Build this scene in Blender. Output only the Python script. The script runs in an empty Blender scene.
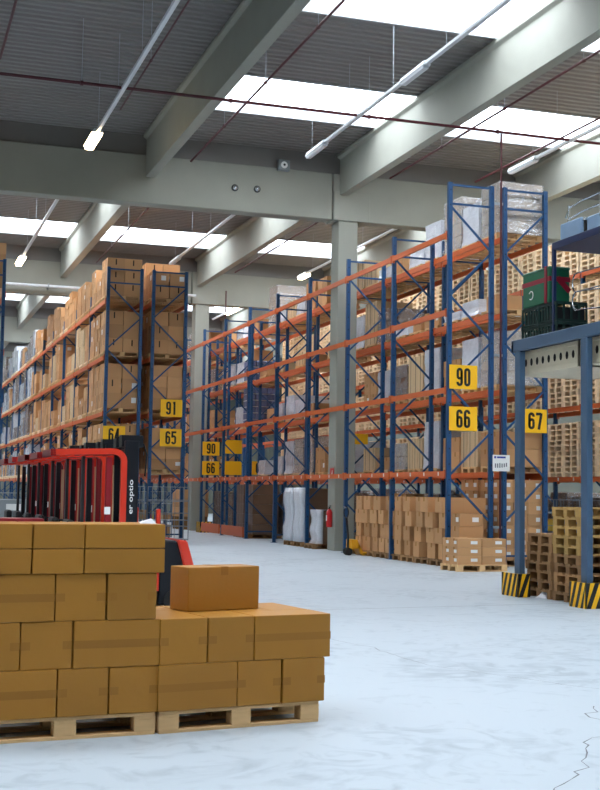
import bpy, bmesh, math, random
from mathutils import Vector, Matrix
from mathutils.bvhtree import BVHTree
R = random.Random(7)
SC = bpy.context.scene
COL = SC.collection
PI = math.pi

# ---------------------------------------------------------------- materials
M = {}
def lin(c):
    return tuple(((v/255)/12.92 if v/255 <= 0.04045 else ((v/255+0.055)/1.055)**2.4) for v in c) + (1.0,)

def mat(name, rgb, rough=0.6, metal=0.0, var=0.0, noise=0.0, nscale=8.0, bump=0.0, bscale=40.0, island=0.0,
        emit=None, estr=0.0, spec=0.5, coat=0.0, stretch=None):
    m = bpy.data.materials.new(name); m.use_nodes = True
    nt = m.node_tree; N = nt.nodes; L = nt.links
    b = N['Principled BSDF']
    col = lin(rgb)
    b.inputs['Base Color'].default_value = col
    b.inputs['Roughness'].default_value = rough
    b.inputs['Metallic'].default_value = metal
    b.inputs['Specular IOR Level'].default_value = spec
    b.inputs['Coat Weight'].default_value = coat
    if emit:
        b.inputs['Emission Color'].default_value = lin(emit)
        b.inputs['Emission Strength'].default_value = estr
    tc = N.new('ShaderNodeTexCoord')
    src = tc.outputs['Object']
    if stretch:
        mp = N.new('ShaderNodeMapping'); mp.inputs['Scale'].default_value = stretch
        L.new(src, mp.inputs['Vector']); src = mp.outputs['Vector']
    val = None
    def mul_add(sock, k, base):
        a = N.new('ShaderNodeMath'); a.operation = 'MULTIPLY_ADD'
        L.new(sock, a.inputs[0]); a.inputs[1].default_value = k; a.inputs[2].default_value = base
        return a.outputs[0]
    terms = []
    if noise:
        n = N.new('ShaderNodeTexNoise'); n.inputs['Scale'].default_value = nscale; n.inputs['Detail'].default_value = 5
        L.new(src, n.inputs['Vector'])
        terms.append(mul_add(n.outputs['Fac'], 2*noise, 1-noise))
    if var:
        o = N.new('ShaderNodeObjectInfo')
        terms.append(mul_add(o.outputs['Random'], 2*var, 1-var))
    if island:
        g = N.new('ShaderNodeNewGeometry')
        terms.append(mul_add(g.outputs['Random Per Island'], 2*island, 1-island))
    if terms:
        t = terms[0]
        for u in terms[1:]:
            mm = N.new('ShaderNodeMath'); mm.operation = 'MULTIPLY'
            L.new(t, mm.inputs[0]); L.new(u, mm.inputs[1]); t = mm.outputs[0]
        h = N.new('ShaderNodeHueSaturation'); h.inputs['Color'].default_value = col
        L.new(t, h.inputs['Value']); L.new(h.outputs['Color'], b.inputs['Base Color'])
    if bump:
        n2 = N.new('ShaderNodeTexNoise'); n2.inputs['Scale'].default_value = bscale; n2.inputs['Detail'].default_value = 4
        L.new(src, n2.inputs['Vector'])
        bp = N.new('ShaderNodeBump'); bp.inputs['Strength'].default_value = bump; bp.inputs['Distance'].default_value = 0.02
        L.new(n2.outputs['Fac'], bp.inputs['Height']); L.new(bp.outputs['Normal'], b.inputs['Normal'])
    M[name] = m
    return m

mat('card', (168,114,30), 0.5, var=0.10, noise=0.05, nscale=5, bump=0.08, bscale=25)
mat('card_rack', (196,148,100), 0.8, var=0.16, island=0.0, noise=0.05, nscale=3)
mat('card_far', (190,144,98), 0.8, island=0.16, noise=0.05, nscale=3)
mat('card_pale', (206,178,138), 0.8, var=0.10, noise=0.04)
mat('tape', (156,104,26), 0.65, var=0.05)
mat('gum', (226,214,190), 0.4)
mat('label_white', (232,232,228), 0.6)
mat('slot_dark', (30,22,16), 0.9)
mat('wrap_white', (222,226,232), 0.22, noise=0.12, nscale=9, bump=0.6, bscale=14, stretch=(1,1,3), coat=0.4)
mat('wrap_clear', (196,182,166), 0.2, noise=0.18, nscale=6, bump=0.5, bscale=16, stretch=(1,1,3), coat=0.5)
mat('wrap_brown', (118,90,68), 0.3, noise=0.12, nscale=5, bump=0.35, bscale=12, coat=0.3)
mat('wrap_blue', (92,102,140), 0.3, island=0.25, noise=0.2, nscale=12, coat=0.3)
mat('film', (215,220,228), 0.2, noise=0.2, nscale=10, bump=0.6, bscale=14, stretch=(1,1,4), coat=0.5)
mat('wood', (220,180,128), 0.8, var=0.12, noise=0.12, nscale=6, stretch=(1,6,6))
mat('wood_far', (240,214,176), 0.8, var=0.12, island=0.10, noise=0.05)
mat('wood_old', (150,112,72), 0.85, var=0.30, noise=0.2, nscale=6, stretch=(1,6,6))
mat('wood_yellow', (190,152,88), 0.8, var=0.15, noise=0.12, nscale=6, stretch=(1,6,6))
mat('rack_blue', (16,68,112), 0.42, noise=0.06, nscale=3)
mat('rack_orange', (208,100,46), 0.45, noise=0.06, nscale=3)
mat('post_blue', (66,92,118), 0.4, noise=0.08, nscale=3)
mat('deck_blue', (18,40,84), 0.45, noise=0.1, nscale=4)
mat('galv', (168,176,182), 0.4, 0.6, noise=0.1)
mat('sign_yellow', (250,190,10), 0.5)
mat('black', (16,17,20), 0.5)
mat('black_metal', (24,26,32), 0.35, 0.3, noise=0.15, nscale=5)
mat('red_paint', (208,50,26), 0.35, coat=0.3)
mat('red_dark', (136,16,30), 0.35, coat=0.3)
mat('red_lamp', (225,60,30), 0.35)
mat('pipe_red', (74,16,26), 0.5)
mat('cage_steel', (136,142,146), 0.5, 0.4)
mat('chrome', (190,195,200), 0.2, 0.9)
mat('white_paint', (206,208,202), 0.5, noise=0.05)
mat('trunk_white', (212,216,220), 0.4)
mat('cream_panel', (222,210,182), 0.5, noise=0.1, nscale=5)
mat('green', (10,104,70), 0.45, noise=0.06)
mat('crate_green', (18,52,46), 0.5)
mat('ribbon', (150,14,44), 0.4)
mat('jack_yellow', (226,160,24), 0.4)
mat('cab_grey', (132,140,142), 0.5)
mat('machine_blue', (146,176,206), 0.45, noise=0.15, nscale=5)
mat('ext_red', (200,20,26), 0.3, coat=0.5)
mat('rubber', (22,22,22), 0.8)
mat('header_blue', (40,52,140), 0.5)
mat('text_grey', (110,112,116), 0.7)
mat('paper', (224,224,226), 0.7)
mat('lit', (255,240,215), 0.4, emit=(255,226,178), estr=35)
mat('foil', (210,214,220), 0.25, noise=0.1)
mat('mix_blue', (60,80,130), 0.5); mat('mix_green', (60,120,90), 0.5); mat('mix_yel', (220,190,60), 0.5); mat('mix_pink', (180,60,90), 0.5)

def concrete(name, rgb, sc=1.2, amt=0.10, rough=0.85):
    m = mat(name, rgb, rough, noise=amt, nscale=sc, bump=0.15, bscale=30)
    return m
concrete('concrete', (150,151,140))
concrete('concrete_dark', (150,154,150))
mat('wall', (118,122,112), 0.85, noise=0.05, nscale=2)
mat('deck', (124,121,118), 0.45, 0.2, noise=0.04, nscale=1.5)
mat('frame_grey', (180,184,186), 0.5)

def floor_mat():
    m = bpy.data.materials.new('floor_mat'); m.use_nodes = True
    nt = m.node_tree; N = nt.nodes; L = nt.links; b = N['Principled BSDF']
    tc = N.new('ShaderNodeTexCoord')
    n1 = N.new('ShaderNodeTexNoise'); n1.inputs['Scale'].default_value = 0.35; n1.inputs['Detail'].default_value = 8
    n1.inputs['Roughness'].default_value = 0.65; n1.inputs['Distortion'].default_value = 1.2
    L.new(tc.outputs['Object'], n1.inputs['Vector'])
    n2 = N.new('ShaderNodeTexNoise'); n2.inputs['Scale'].default_value = 2.2; n2.inputs['Detail'].default_value = 8; n2.inputs['Distortion'].default_value = 2.5
    L.new(tc.outputs['Object'], n2.inputs['Vector'])
    mx = N.new('ShaderNodeMath'); mx.operation = 'ADD'; L.new(n1.outputs['Fac'], mx.inputs[0]); L.new(n2.outputs['Fac'], mx.inputs[1])
    cr = N.new('ShaderNodeValToRGB'); cr.color_ramp.elements[0].position = 0.72; cr.color_ramp.elements[1].position = 1.22
    cr.color_ramp.elements[0].color = lin((160,171,178)); cr.color_ramp.elements[1].color = lin((184,194,200))
    mp = N.new('ShaderNodeMath'); mp.operation = 'MULTIPLY'; mp.inputs[1].default_value = 1.0
    L.new(mx.outputs[0], mp.inputs[0]); L.new(mp.outputs[0], cr.inputs['Fac'])
    L.new(cr.outputs['Color'], b.inputs['Base Color'])
    b.inputs['Roughness'].default_value = 0.42
    b.inputs['Specular IOR Level'].default_value = 0.35
    M['floor'] = m
floor_mat()

def pane_mat():
    m = bpy.data.materials.new('pane'); m.use_nodes = True
    nt = m.node_tree; N = nt.nodes; L = nt.links
    N.remove(N['Principled BSDF'])
    t = N.new('ShaderNodeBsdfTransparent'); t.inputs['Color'].default_value = (0.95,0.97,1,1)
    d = N.new('ShaderNodeBsdfTranslucent'); d.inputs['Color'].default_value = (0.9,0.93,0.96,1)
    x = N.new('ShaderNodeMixShader'); x.inputs[0].default_value = 0.15
    L.new(t.outputs[0], x.inputs[1]); L.new(d.outputs[0], x.inputs[2]); L.new(x.outputs[0], N['Material Output'].inputs['Surface'])
    M['pane'] = m
pane_mat()
def film_mat():
    m = bpy.data.materials.new('film_clear'); m.use_nodes = True
    nt = m.node_tree; N = nt.nodes; L = nt.links
    N.remove(N['Principled BSDF'])
    t = N.new('ShaderNodeBsdfTransparent'); g = N.new('ShaderNodeBsdfGlossy'); g.inputs['Roughness'].default_value = .22
    d = N.new('ShaderNodeBsdfDiffuse'); d.inputs['Color'].default_value = (.8,.83,.88,1)
    a = N.new('ShaderNodeMixShader'); a.inputs[0].default_value = .5; L.new(g.outputs[0], a.inputs[1]); L.new(d.outputs[0], a.inputs[2])
    n = N.new('ShaderNodeTexNoise'); n.inputs['Scale'].default_value = 5; n.inputs['Distortion'].default_value = 2
    tc = N.new('ShaderNodeTexCoord'); L.new(tc.outputs['Object'], n.inputs['Vector'])
    r = N.new('ShaderNodeMapRange'); r.inputs[1].default_value = .35; r.inputs[2].default_value = .7; r.inputs[3].default_value = .12; r.inputs[4].default_value = .6
    L.new(n.outputs['Fac'], r.inputs[0])
    x = N.new('ShaderNodeMixShader'); L.new(r.outputs[0], x.inputs[0]); L.new(t.outputs[0], x.inputs[1]); L.new(a.outputs[0], x.inputs[2])
    b = N.new('ShaderNodeBump'); b.inputs['Strength'].default_value = .8; b.inputs['Distance'].default_value = .03; L.new(n.outputs['Fac'], b.inputs['Height'])
    L.new(b.outputs[0], g.inputs['Normal'])
    L.new(x.outputs[0], N['Material Output'].inputs['Surface']); M['film_clear'] = m
film_mat()

# ---------------------------------------------------------------- mesh builder
class MB:
    def __init__(s): s.v = []; s.f = []; s.mi = []; s.mats = []
    def m(s, name):
        if name not in s.mats: s.mats.append(name)
        return s.mats.index(name)
    def add(s, vs, fs, mt):
        o = len(s.v); s.v += [tuple(v) for v in vs]
        k = s.m(mt)
        for f in fs: s.f.append(tuple(i+o for i in f)); s.mi.append(k)
        return s
    def box(s, x0, x1, y0, y1, z0, z1, mt, T=None):
        vs = [Vector(p) for p in ((x0,y0,z0),(x1,y0,z0),(x1,y1,z0),(x0,y1,z0),(x0,y0,z1),(x1,y0,z1),(x1,y1,z1),(x0,y1,z1))]
        if T: vs = [T @ v for v in vs]
        return s.add(vs, [(0,3,2,1),(4,5,6,7),(0,1,5,4),(1,2,6,5),(2,3,7,6),(3,0,4,7)], mt)
    def bar(s, a, b, w, h, mt):          # rectangular bar from a to b
        a = Vector(a); b = Vector(b); d = (b-a); L = d.length; d.normalize()
        up = Vector((0,0,1)) if abs(d.z) < 0.95 else Vector((0,1,0))
        sx = d.cross(up).normalized(); sy = sx.cross(d)
        vs = []
        for p in (a, b):
            for i, j in ((-1,-1),(1,-1),(1,1),(-1,1)): vs.append(p + sx*(i*w/2) + sy*(j*h/2))
        return s.add(vs, [(0,1,2,3),(7,6,5,4),(0,4,5,1),(1,5,6,2),(2,6,7,3),(3,7,4,0)], mt)
    def tube(s, pts, r, mt, n=8, cap=True):
        pts = [Vector(p) for p in pts]; rings = []
        rs = r if isinstance(r, (list, tuple)) else [r]*len(pts)
        ref = None
        for i, p in enumerate(pts):
            if i == 0: d = pts[1]-pts[0]
            elif i == len(pts)-1: d = pts[-1]-pts[-2]
            else: d = (pts[i+1]-pts[i]).normalized()+(pts[i]-pts[i-1]).normalized()
            d.normalize()
            if ref is None:
                ref = Vector((0,0,1)) if abs(d.z) < 0.9 else Vector((1,0,0))
            sx = d.cross(ref)
            if sx.length < 1e-4: sx = d.cross(Vector((0,1,0)))
            sx.normalize(); sy = d.cross(sx); ref = sx.cross(d)
            rings.append([p + (sx*math.cos(2*PI*k/n)+sy*math.sin(2*PI*k/n))*rs[i] for k in range(n)])
        vs = [v for r_ in rings for v in r_]; fs = []
        for i in range(len(rings)-1):
            for k in range(n):
                a = i*n+k; b = i*n+(k+1) % n
                fs.append((a, b, b+n, a+n))
        if cap: fs.append(tuple(range(n-1,-1,-1))); fs.append(tuple(range((len(rings)-1)*n, len(rings)*n)))
        return s.add(vs, fs, mt)
    def prism(s, prof, y0, y1, mt, axis='y'):   # profile in (a,b) extruded along an axis
        n = len(prof)
        def P(a, b, t): return (a, t, b) if axis == 'y' else ((t, a, b) if axis == 'x' else (a, b, t))
        vs = [P(a, b, y0) for a, b in prof]+[P(a, b, y1) for a, b in prof]
        fs = [tuple(range(n)), tuple(range(2*n-1, n-1, -1))]+[(i, i+n, (i+1) % n+n, (i+1) % n) for i in range(n)]
        return s.add(vs, fs, mt)
    def mesh(s, name, bevel=0.0, seg=1, smooth=False):
        me = bpy.data.meshes.new(name); me.from_pydata(s.v, [], s.f); 
        for k in s.mats: me.materials.append(M[k])
        me.polygons.foreach_set('material_index', s.mi)
        bm = bmesh.new(); bm.from_mesh(me)
        bmesh.ops.recalc_face_normals(bm, faces=bm.faces)
        if bevel: bmesh.ops.bevel(bm, geom=list(bm.edges), offset=bevel, segments=seg, profile=0.5, affect='EDGES')
        bm.to_mesh(me); bm.free()
        if smooth: me.polygons.foreach_set('use_smooth', [True]*len(me.polygons))
        me.update(); return me
    def build(s, name, parent=None, bevel=0.0, seg=1, smooth=False, loc=None):
        return put(name, s.mesh(name, bevel, seg, smooth), parent, loc)

def put(name, me, parent=None, loc=None, rz=0):
    o = bpy.data.objects.new(name, me); COL.objects.link(o)
    if parent: o.parent = parent
    if loc is not None: o.location = loc
    if rz: o.rotation_euler = (0,0,rz)
    return o
def tag(o, label, cat, group=None, kind=None):
    if label: o['label'] = label
    if cat: o['category'] = cat
    if group: o['group'] = group
    if kind: o['kind'] = kind
    return o
def empty(name, label, cat, loc=(0,0,0), rz=0, group=None):
    o = bpy.data.objects.new(name, None); COL.objects.link(o); o.location = loc; o.rotation_euler = (0,0,rz)
    o.empty_display_size = 0.1
    return tag(o, label, cat, group)
def struct(o, label=None, cat=None): return tag(o, label, cat, None, 'structure')
def dup(o, loc=None, rz=None, label=None, parent=None):
    c = o.copy(); COL.objects.link(c)
    if parent: c.parent = parent
    if loc is not None: c.location = loc
    if rz is not None: c.rotation_euler = (0,0,rz)
    if label: c['label'] = label
    for ch in list(o.children): dup(ch, parent=c)
    return c

# text as mesh
def text_mesh(txt, w, h, mt, off=0.0, name='lettering', depth=0.002):
    cu = bpy.data.curves.new(name, 'FONT'); cu.body = txt; cu.align_x = 'CENTER'; cu.align_y = 'CENTER'
    cu.offset = off; cu.extrude = 0.01; cu.resolution_u = 4
    ob = bpy.data.objects.new('tmp', cu); COL.objects.link(ob)
    bpy.context.view_layer.update()
    me = bpy.data.meshes.new_from_object(ob.evaluated_get(bpy.context.evaluated_depsgraph_get()))
    bpy.data.objects.remove(ob)
    xs = [v.co.x for v in me.vertices]; ys = [v.co.y for v in me.vertices]
    cx, cy = (min(xs)+max(xs))/2, (min(ys)+max(ys))/2
    sx = w/(max(xs)-min(xs)); sy = h/(max(ys)-min(ys))
    for v in me.vertices: v.co = ((v.co.x-cx)*sx, -depth if v.co.z > 0 else 0.0, (v.co.y-cy)*sy)
    me.materials.clear(); me.materials.append(M[mt]); me.name = name
    return me
# result stands upright in the XZ plane facing -Y

# ---------------------------------------------------------------- camera, world
cam = bpy.data.cameras.new('camera'); co = bpy.data.objects.new('camera', cam); COL.objects.link(co)
rot = Matrix(((0.9487992316041703, -0.03949164346508402, -0.3134013851337655), (-0.3154937126825165, -0.06943880757605628, -0.946383626897791), (0.015612026298267613, 0.9968042245590868, -0.07834285248840564)))
co.matrix_world = Matrix.Translation((0,0,1.6)) @ rot.to_4x4()
F = 1253.87
cam.sensor_fit = 'HORIZONTAL'; cam.sensor_width = 36; cam.lens = 36*F/600
cam.clip_end = 300
SC.camera = co
w = bpy.data.worlds.new('sky'); SC.world = w; w.use_nodes = True
bg = w.node_tree.nodes['Background']; bg.inputs['Color'].default_value = (0.92,0.955,1.0,1); bg.inputs['Strength'].default_value = 9.9
SC.view_settings.view_transform = 'Standard'; SC.view_settings.look = 'None'; SC.view_settings.gamma = 1
SC.view_settings.exposure = 0.0
SC.view_settings.use_curve_mapping = False
SC.cycles.diffuse_bounces = 3; SC.cycles.max_bounces = 12; SC.cycles.transparent_max_bounces = 12
SC.cycles.sample_clamp_indirect = 8

# ---------------------------------------------------------------- building shell
XW0, XW1, YW0, YW1 = -12.0, 30.0, -6.0, 92.0
ZR = 11.4
struct(MB().box(XW0, XW1, YW0, YW1, -0.2, 0, 'floor').build('floor'))
struct(MB().box(XW0-.3, XW0, YW0, YW1, 0, ZR+.6, 'wall').build('wall_left'))
struct(MB().box(XW1, XW1+.3, YW0, YW1, 0, ZR+.6, 'wall').build('wall_right'))
struct(MB().box(XW0-.3, XW1+.3, YW0-.3, YW0, 0, ZR+.6, 'wall').build('wall_front'))
wb = MB().box(XW0-.3, XW1+.3, YW1, YW1+.3, 0, ZR+.6, 'wall')
for i in range(84): wb.box(XW0+i*.5, XW0+i*.5+.2, YW1-.06, YW1, 0, ZR, 'wall')
struct(wb.build('wall_back'))
GY = [-1.3, 16.1, 33.5, 50.9, 68.3, 85.7]
BX = [6.53-5.67*k for k in range(3, 0, -1)] + [6.53+5.67*k for k in range(0, 5)]
BW = 0.26
sky = []   # (x0,x1,y0,y1)
strips = []
for a, b in zip(GY[:-1], GY[1:]):
    strips += [a+6.05, a+13.1] if a < 30 else [a+6.2, a+13.7]  # unseen bays behind the camera get added skylights to brighten the foreground
strips = [s+0.0 for s in strips]
SWD = 1.46
edges = [XW0] + BX + [XW1]
dk = MB()
def deck_piece(x0, x1, y0, y1):
    # trapezoid ribs running along x
    p = 0.26; n = max(1, int(round((y1-y0)/p))); p = (y1-y0)/n
    prof = []
    for i in range(n):
        y = y0+i*p
        prof += [(y, ZR+.0), (y+p*.42, ZR+.0), (y+p*.54, ZR+.045), (y+p*.88, ZR+.045)]
    prof += [(y1, ZR)]
    vs = [(x0, a, b) for a, b in prof]+[(x1, a, b) for a, b in prof]; m_ = len(prof)
    dk.add(vs, [(i, i+1, i+1+m_, i+m_) for i in range(m_-1)], 'deck')
nwin = 0
bands = [YW0]
for s in strips: bands += [s-SWD, s+SWD]
bands.append(YW1)
for k in range(len(edges)-1):
    x0, x1 = edges[k], edges[k+1]
    if k > 0: x0 += BW
    for i in range(0, len(bands), 2): deck_piece(edges[k], x1+BW if k < len(edges)-2 else x1, bands[i], bands[i+1])
    for i in range(1, len(bands)-1, 2):
        y0, y1 = bands[i], bands[i+1]
        if 14 < y0 < 33 and x1 < 7 and x0 > -5:
            deck_piece(edges[k], x1+BW, y0, y1); continue
        nwin += 1
        wdw = MB()
        for yy in (y0, y1-.06): wdw.box(x0, x1, yy, yy+.06, ZR-.02, ZR+.3, 'frame_grey')
        fr = wdw.build('window_%d' % nwin); struct(fr)
        MB().box(x0, x1, y0, y1, ZR+.24, ZR+.25, 'pane').build('window_pane', fr)
        ld = bpy.data.lights.new('skylight_portal', 'AREA'); ld.shape = 'RECTANGLE'; ld.size = x1-x0; ld.size_y = y1-y0
        ld.cycles.is_portal = True
        lo = bpy.data.objects.new('skylight_portal', ld); COL.objects.link(lo); lo.location = ((x0+x1)/2, (y0+y1)/2, ZR+.3)
struct(dk.build('ceiling'))
for x in BX:
    for a, b in zip([YW0]+[g+.5 for g in GY], GY+[YW1]):
        if b-a < 1: continue
        struct(MB().prism([(x,10.2),(x+BW,10.2),(x+BW,ZR-.16),(x+BW+.09,ZR-.1),(x+BW+.09,ZR-.005),(x-.09,ZR-.005),(x-.09,ZR-.1),(x,ZR-.16)], a, b, 'concrete').build('concrete_beam', bevel=.01))
for g in GY:
    segs = [(XW0, -5.2), (-5.2, 12.0), (12.0, 29.2), (29.2, XW1)]
    for a, b in segs:
        struct(MB().box(a+.015, b-.015, g, g+.5, 9.47, 10.82, 'concrete').build('concrete_girder', bevel=.02))
        struct(MB().box(a, b, g+.1, g+.4, 10.82, ZR-.005, 'deck').build('trim_1', bevel=0))
    for cx in (-5.0, 12.18, 29.3):
        if cx > 29: continue
        c = MB().box(cx, cx+.6, g, g+.6, 0, 9.46, 'concrete').build('concrete_column', bevel=.02)
        struct(c)
        hd = MB().box(cx-.16, cx+.95, g-.06, g+.62, 9.46, 10.3, 'concrete')
        struct(hd.build('concrete_column_head', bevel=.015))
for i, o in enumerate([o for o in COL.objects if o.name.startswith('trim_')]): o.name = 'trim_%d' % (i+1)

# floor joint + cracks (thin open seams in the slab)
def crack(name, pts, w, amp, seed):
    rr = random.Random(seed); P = []
    for (ax, ay), (bx, by) in zip(pts[:-1], pts[1:]):
        n = max(2, int(math.hypot(bx-ax, by-ay)/.12))
        for i in range(n):
            t = i/n; P.append((ax+(bx-ax)*t+rr.uniform(-amp, amp), ay+(by-ay)*t+rr.uniform(-amp, amp)))
    P.append(pts[-1]); vs = []; fs = []
    for i, (x, y) in enumerate(P):
        j = min(i+1, len(P)-1); k = max(i-1, 0)
        dx, dy = P[j][0]-P[k][0], P[j][1]-P[k][1]; l = math.hypot(dx, dy) or 1
        ww = w*rr.uniform(.3, 1) if amp else w
        vs += [(x-dy/l*ww/2, y+dx/l*ww/2, .0015), (x+dy/l*ww/2, y-dx/l*ww/2, .0015)]
    fs = [(2*i, 2*i+1, 2*i+3, 2*i+2) for i in range(len(P)-1)]
    struct(MB().add(vs, fs, 'text_grey').build(name))
crack('floor_joint', [(3.2,16.25),(16,17.6)], .02, 0, 1)
crack('floor_crack', [(4.7,13.4),(4.95,12.4),(4.95,11.0),(5.5,9.9),(5.8,9.3),(6.4,8.6)], .012, .03, 2)
crack('floor_crack', [(5.3,8.6),(5.0,8.2),(4.85,7.7),(4.45,7.4),(4.2,6.9),(3.6,6.25),(3.3,5.8)], .014, .045, 3)
crack('floor_crack', [(5.9,15.2),(7.3,14.5),(8.2,14.9),(9.2,14.0)], .008, .03, 5)

# ---------------------------------------------------------------- repeats chosen by how much of them is seen
PLACE = {'carton': [], 'pallet': []}
def place(kind, meshkey, T, label, name, cat, group, child=None):
    PLACE[kind].append(dict(mesh=meshkey, T=T, label=label, name=name, cat=cat, group=group, child=child, px=0))
MESH = {}
def carton_mesh(l, w_, h, style):
    k = ('c', round(l,3), round(w_,3), round(h,3), style)
    if k in MESH: return k
    mb = MB(); mt = {'plain':'card_rack','label':'card_rack','slot':'card_rack','pale':'card_pale'}[style]
    mb.box(-l/2, l/2, -w_/2, w_/2, 0, h, mt)
    e = .002
    # tape seam over the top and down two sides
    if style != 'pale':
        for s in (-1, 1): mb.box(s*(l/2+.0005)-.0015, s*(l/2+.0005)+.0015, -.03, .03, h*.72, h+.001, 'tape')
        mb.box(-l/2, l/2, -.03, .03, h-.001, h+.0015, 'tape')
    else:
        mb.box(-l/2-e, l/2+e, -.01, .01, 0, h+e, 'slot_dark')
    if style == 'label':
        mb.box(l*.05, l*.33, -w_/2-e, -w_/2, h*.35, h*.72, 'label_white')
        mb.box(-l/2-e, -l/2, -w_*.35, -w_*.02, h*.35, h*.72, 'label_white')
    if style == 'slot':
        mb.box(-.02, .02, -w_/2-e, -w_/2, h*.45, h*.9, 'slot_dark')
        mb.box(-l/2-e, -l/2, -.015, .015, h*.5, h*.85, 'slot_dark')
    MESH[k] = mb.mesh('carton'); return k
def pallet_mesh(style):
    k = ('p', style)
    if k in MESH: return k
    mb = MB(); mt = style; L_, W_ = .6, .4     # long side along x
    for y in (-W_+.05, 0, W_-.05): mb.box(-L_, L_, y-.05, y+.05, 0, .022, mt)
    for x in (-L_+.07, 0, L_-.07):
        for y in (-W_+.05, 0, W_-.05): mb.box(x-.07, x+.07, y-.05, y+.05, .022, .1, mt)
        mb.box(x-.072, x+.072, -W_, W_, .1, .122, mt)
    for y, h in ((-W_+.07, .07), (-.19, .05), (0, .07), (.19, .05), (W_-.07, .07)): mb.box(-L_, L_, y-h, y+h, .122, .144, mt)
    MESH[k] = mb.mesh('pallet'); return k
def TR(x, y, z, rz=0): return Matrix.Translation((x,y,z)) @ Matrix.Rotation(rz, 4, 'Z')
ORD = ['nearest','second','third','fourth','fifth','sixth','seventh','eighth','ninth','tenth','eleventh','twelfth','thirteenth','fourteenth','fifteenth']
LAY = ['bottom','second','third','fourth','fifth','sixth','seventh','eighth','ninth','tenth','eleventh','twelfth']
SLOT = ['near','middle','far']
LEV = ['floor','lowest beam','second beam','third beam','top beam']


def where(lv, b, s, rack): return '%s spot, %s bay, %s, %s' % (SLOT[s] if s < 3 else 'last', ORD[b], LEV[lv], rack)

def pallet(x, y, z, rz, style, label, group): place('pallet', pallet_mesh(style), TR(x,y,z,rz), label, 'pallet', 'pallet', group)

def carton_load(x, y, z, sx, sy, h, wh, seed, style='plain', nx=2, ny=2, nz=None, gap=.01, label_p=.0, pat=0):
    """cartons on a pallet: sx by sy footprint, height h"""
    rr = random.Random(seed)
    nz = nz or max(1, int(round(h/.36))); ch = h/nz
    for k in range(nz):
        ax, ay = (nx, ny) if (k+pat) % 2 == 0 else (max(1, nx), max(1, ny))
        cx, cy = sx/ax, sy/ay
        for i in range(ax):
            for j in range(ay):
                st = style
                if style == 'slot' and rr.random() < .45: st = 'label' if rr.random() < .3 else 'plain'
                if style == 'plain' and rr.random() < label_p: st = 'label'
                l, w_ = round(cx-gap, 2), round(cy-gap, 2)
                T = TR(x-sx/2+cx*(i+.5)+rr.uniform(-.012,.012), y-sy/2+cy*(j+.5)+rr.uniform(-.012,.012), z+k*ch, rr.uniform(-.015,.015))
                pos = ('near' if j == 0 else ('far' if j == ay-1 else 'middle'))+('' if ax == 1 else (' left' if i == 0 else (' right' if i == ax-1 else ' centre')))
                if ay == 1: pos = 'left' if i == 0 else 'right'
                lay = 'top' if k == nz-1 else LAY[k]
                place('carton', carton_mesh(l, w_, round(ch-.004, 3), st), T, '%s %s %s, %s' % (lay, pos, 'pale carton' if style == 'pale' else 'carton', wh),
                      'carton', 'carton', 'cartons stacked on pallets in the racks')

def wrapped(x, y, z, sx, sy, h, wh, seed, mt, kindname, rows=3):
    rr = random.Random(seed)
    root = empty('wrapped_pallet_load', '%s load, %s' % (kindname, wh), 'wrapped load', (x, y, z), rr.uniform(-.03,.03), 'stretch wrapped loads in the racks')
    # lumpy body: layered boxes under film
    n = max(2, int(round(h/.3))); mb = MB(); ch = h/n
    for k in range(n):
        cols = 2 if k % 2 else 3
        for c in range(cols):
            a = -sy/2+sy/cols*c; e = rr.uniform(-.012,.012)
            mb.box(-sx/2+e, sx/2+e, a+.004, a+sy/cols-.004, k*ch, (k+1)*ch-.004, mt)
    mb.build('boxes', root, bevel=.012)
    # film: slightly larger wavy skin, gathered at the foot
    fm = MB(); ring = 20; lev = n*2+1; vs = []
    for k in range(lev):
        zz = -.02+(h+.03)*k/(lev-1)
        g = .012+.01*math.sin(k*1.7+seed)+(.03 if k == 0 else 0)
        for i in range(ring):
            t = i/ring*4; q = int(t); u = t-q
            cs = [(-1,-1),(1,-1),(1,1),(-1,1)]
            (ax, ay), (bx, by) = cs[q], cs[(q+1) % 4]
            xx = ax+(bx-ax)*u; yy = ay+(by-ay)*u
            jj = rr.uniform(-.008,.008)
            vs.append((xx*(sx/2+g+jj), yy*(sy/2+g+jj), zz))
    fs = [(k*ring+i, k*ring+(i+1) % ring, (k+1)*ring+(i+1) % ring, (k+1)*ring+i) for k in range(lev-1) for i in range(ring)]
    fs.append(tuple(range((lev-1)*ring, lev*ring)))
    fm.add(vs, fs, 'film' if mt == 'wrap_white' else 'film_clear'); fm.build('stretch_wrap', root, smooth=False)
    return root

def bottle_packs(x, y, z, sx, sy, h, wh, seed):
    root = empty('wrapped_pallet_load', 'blue shrink-wrapped packs load, %s' % wh, 'wrapped load', (x, y, z), 0, 'stretch wrapped loads in the racks')
    n = int(round(h/.24)); mb = MB(); tr_ = MB()
    for k in range(n):
        tr_.box(-sx/2, sx/2, -sy/2, sy/2, k*h/n, k*h/n+.012, 'label_white')
        for i in range(5):
            for j in range(4):
                a = -sx/2+sx/5*i; b = -sy/2+sy/4*j
                mb.box(a+.006, a+sx/5-.006, b+.006, b+sy/4-.006, k*h/n+.012, (k+1)*h/n-.01, 'wrap_blue')
    mb.build('packs', root, bevel=.02); tr_.build('layer_sheet', root)

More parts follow.
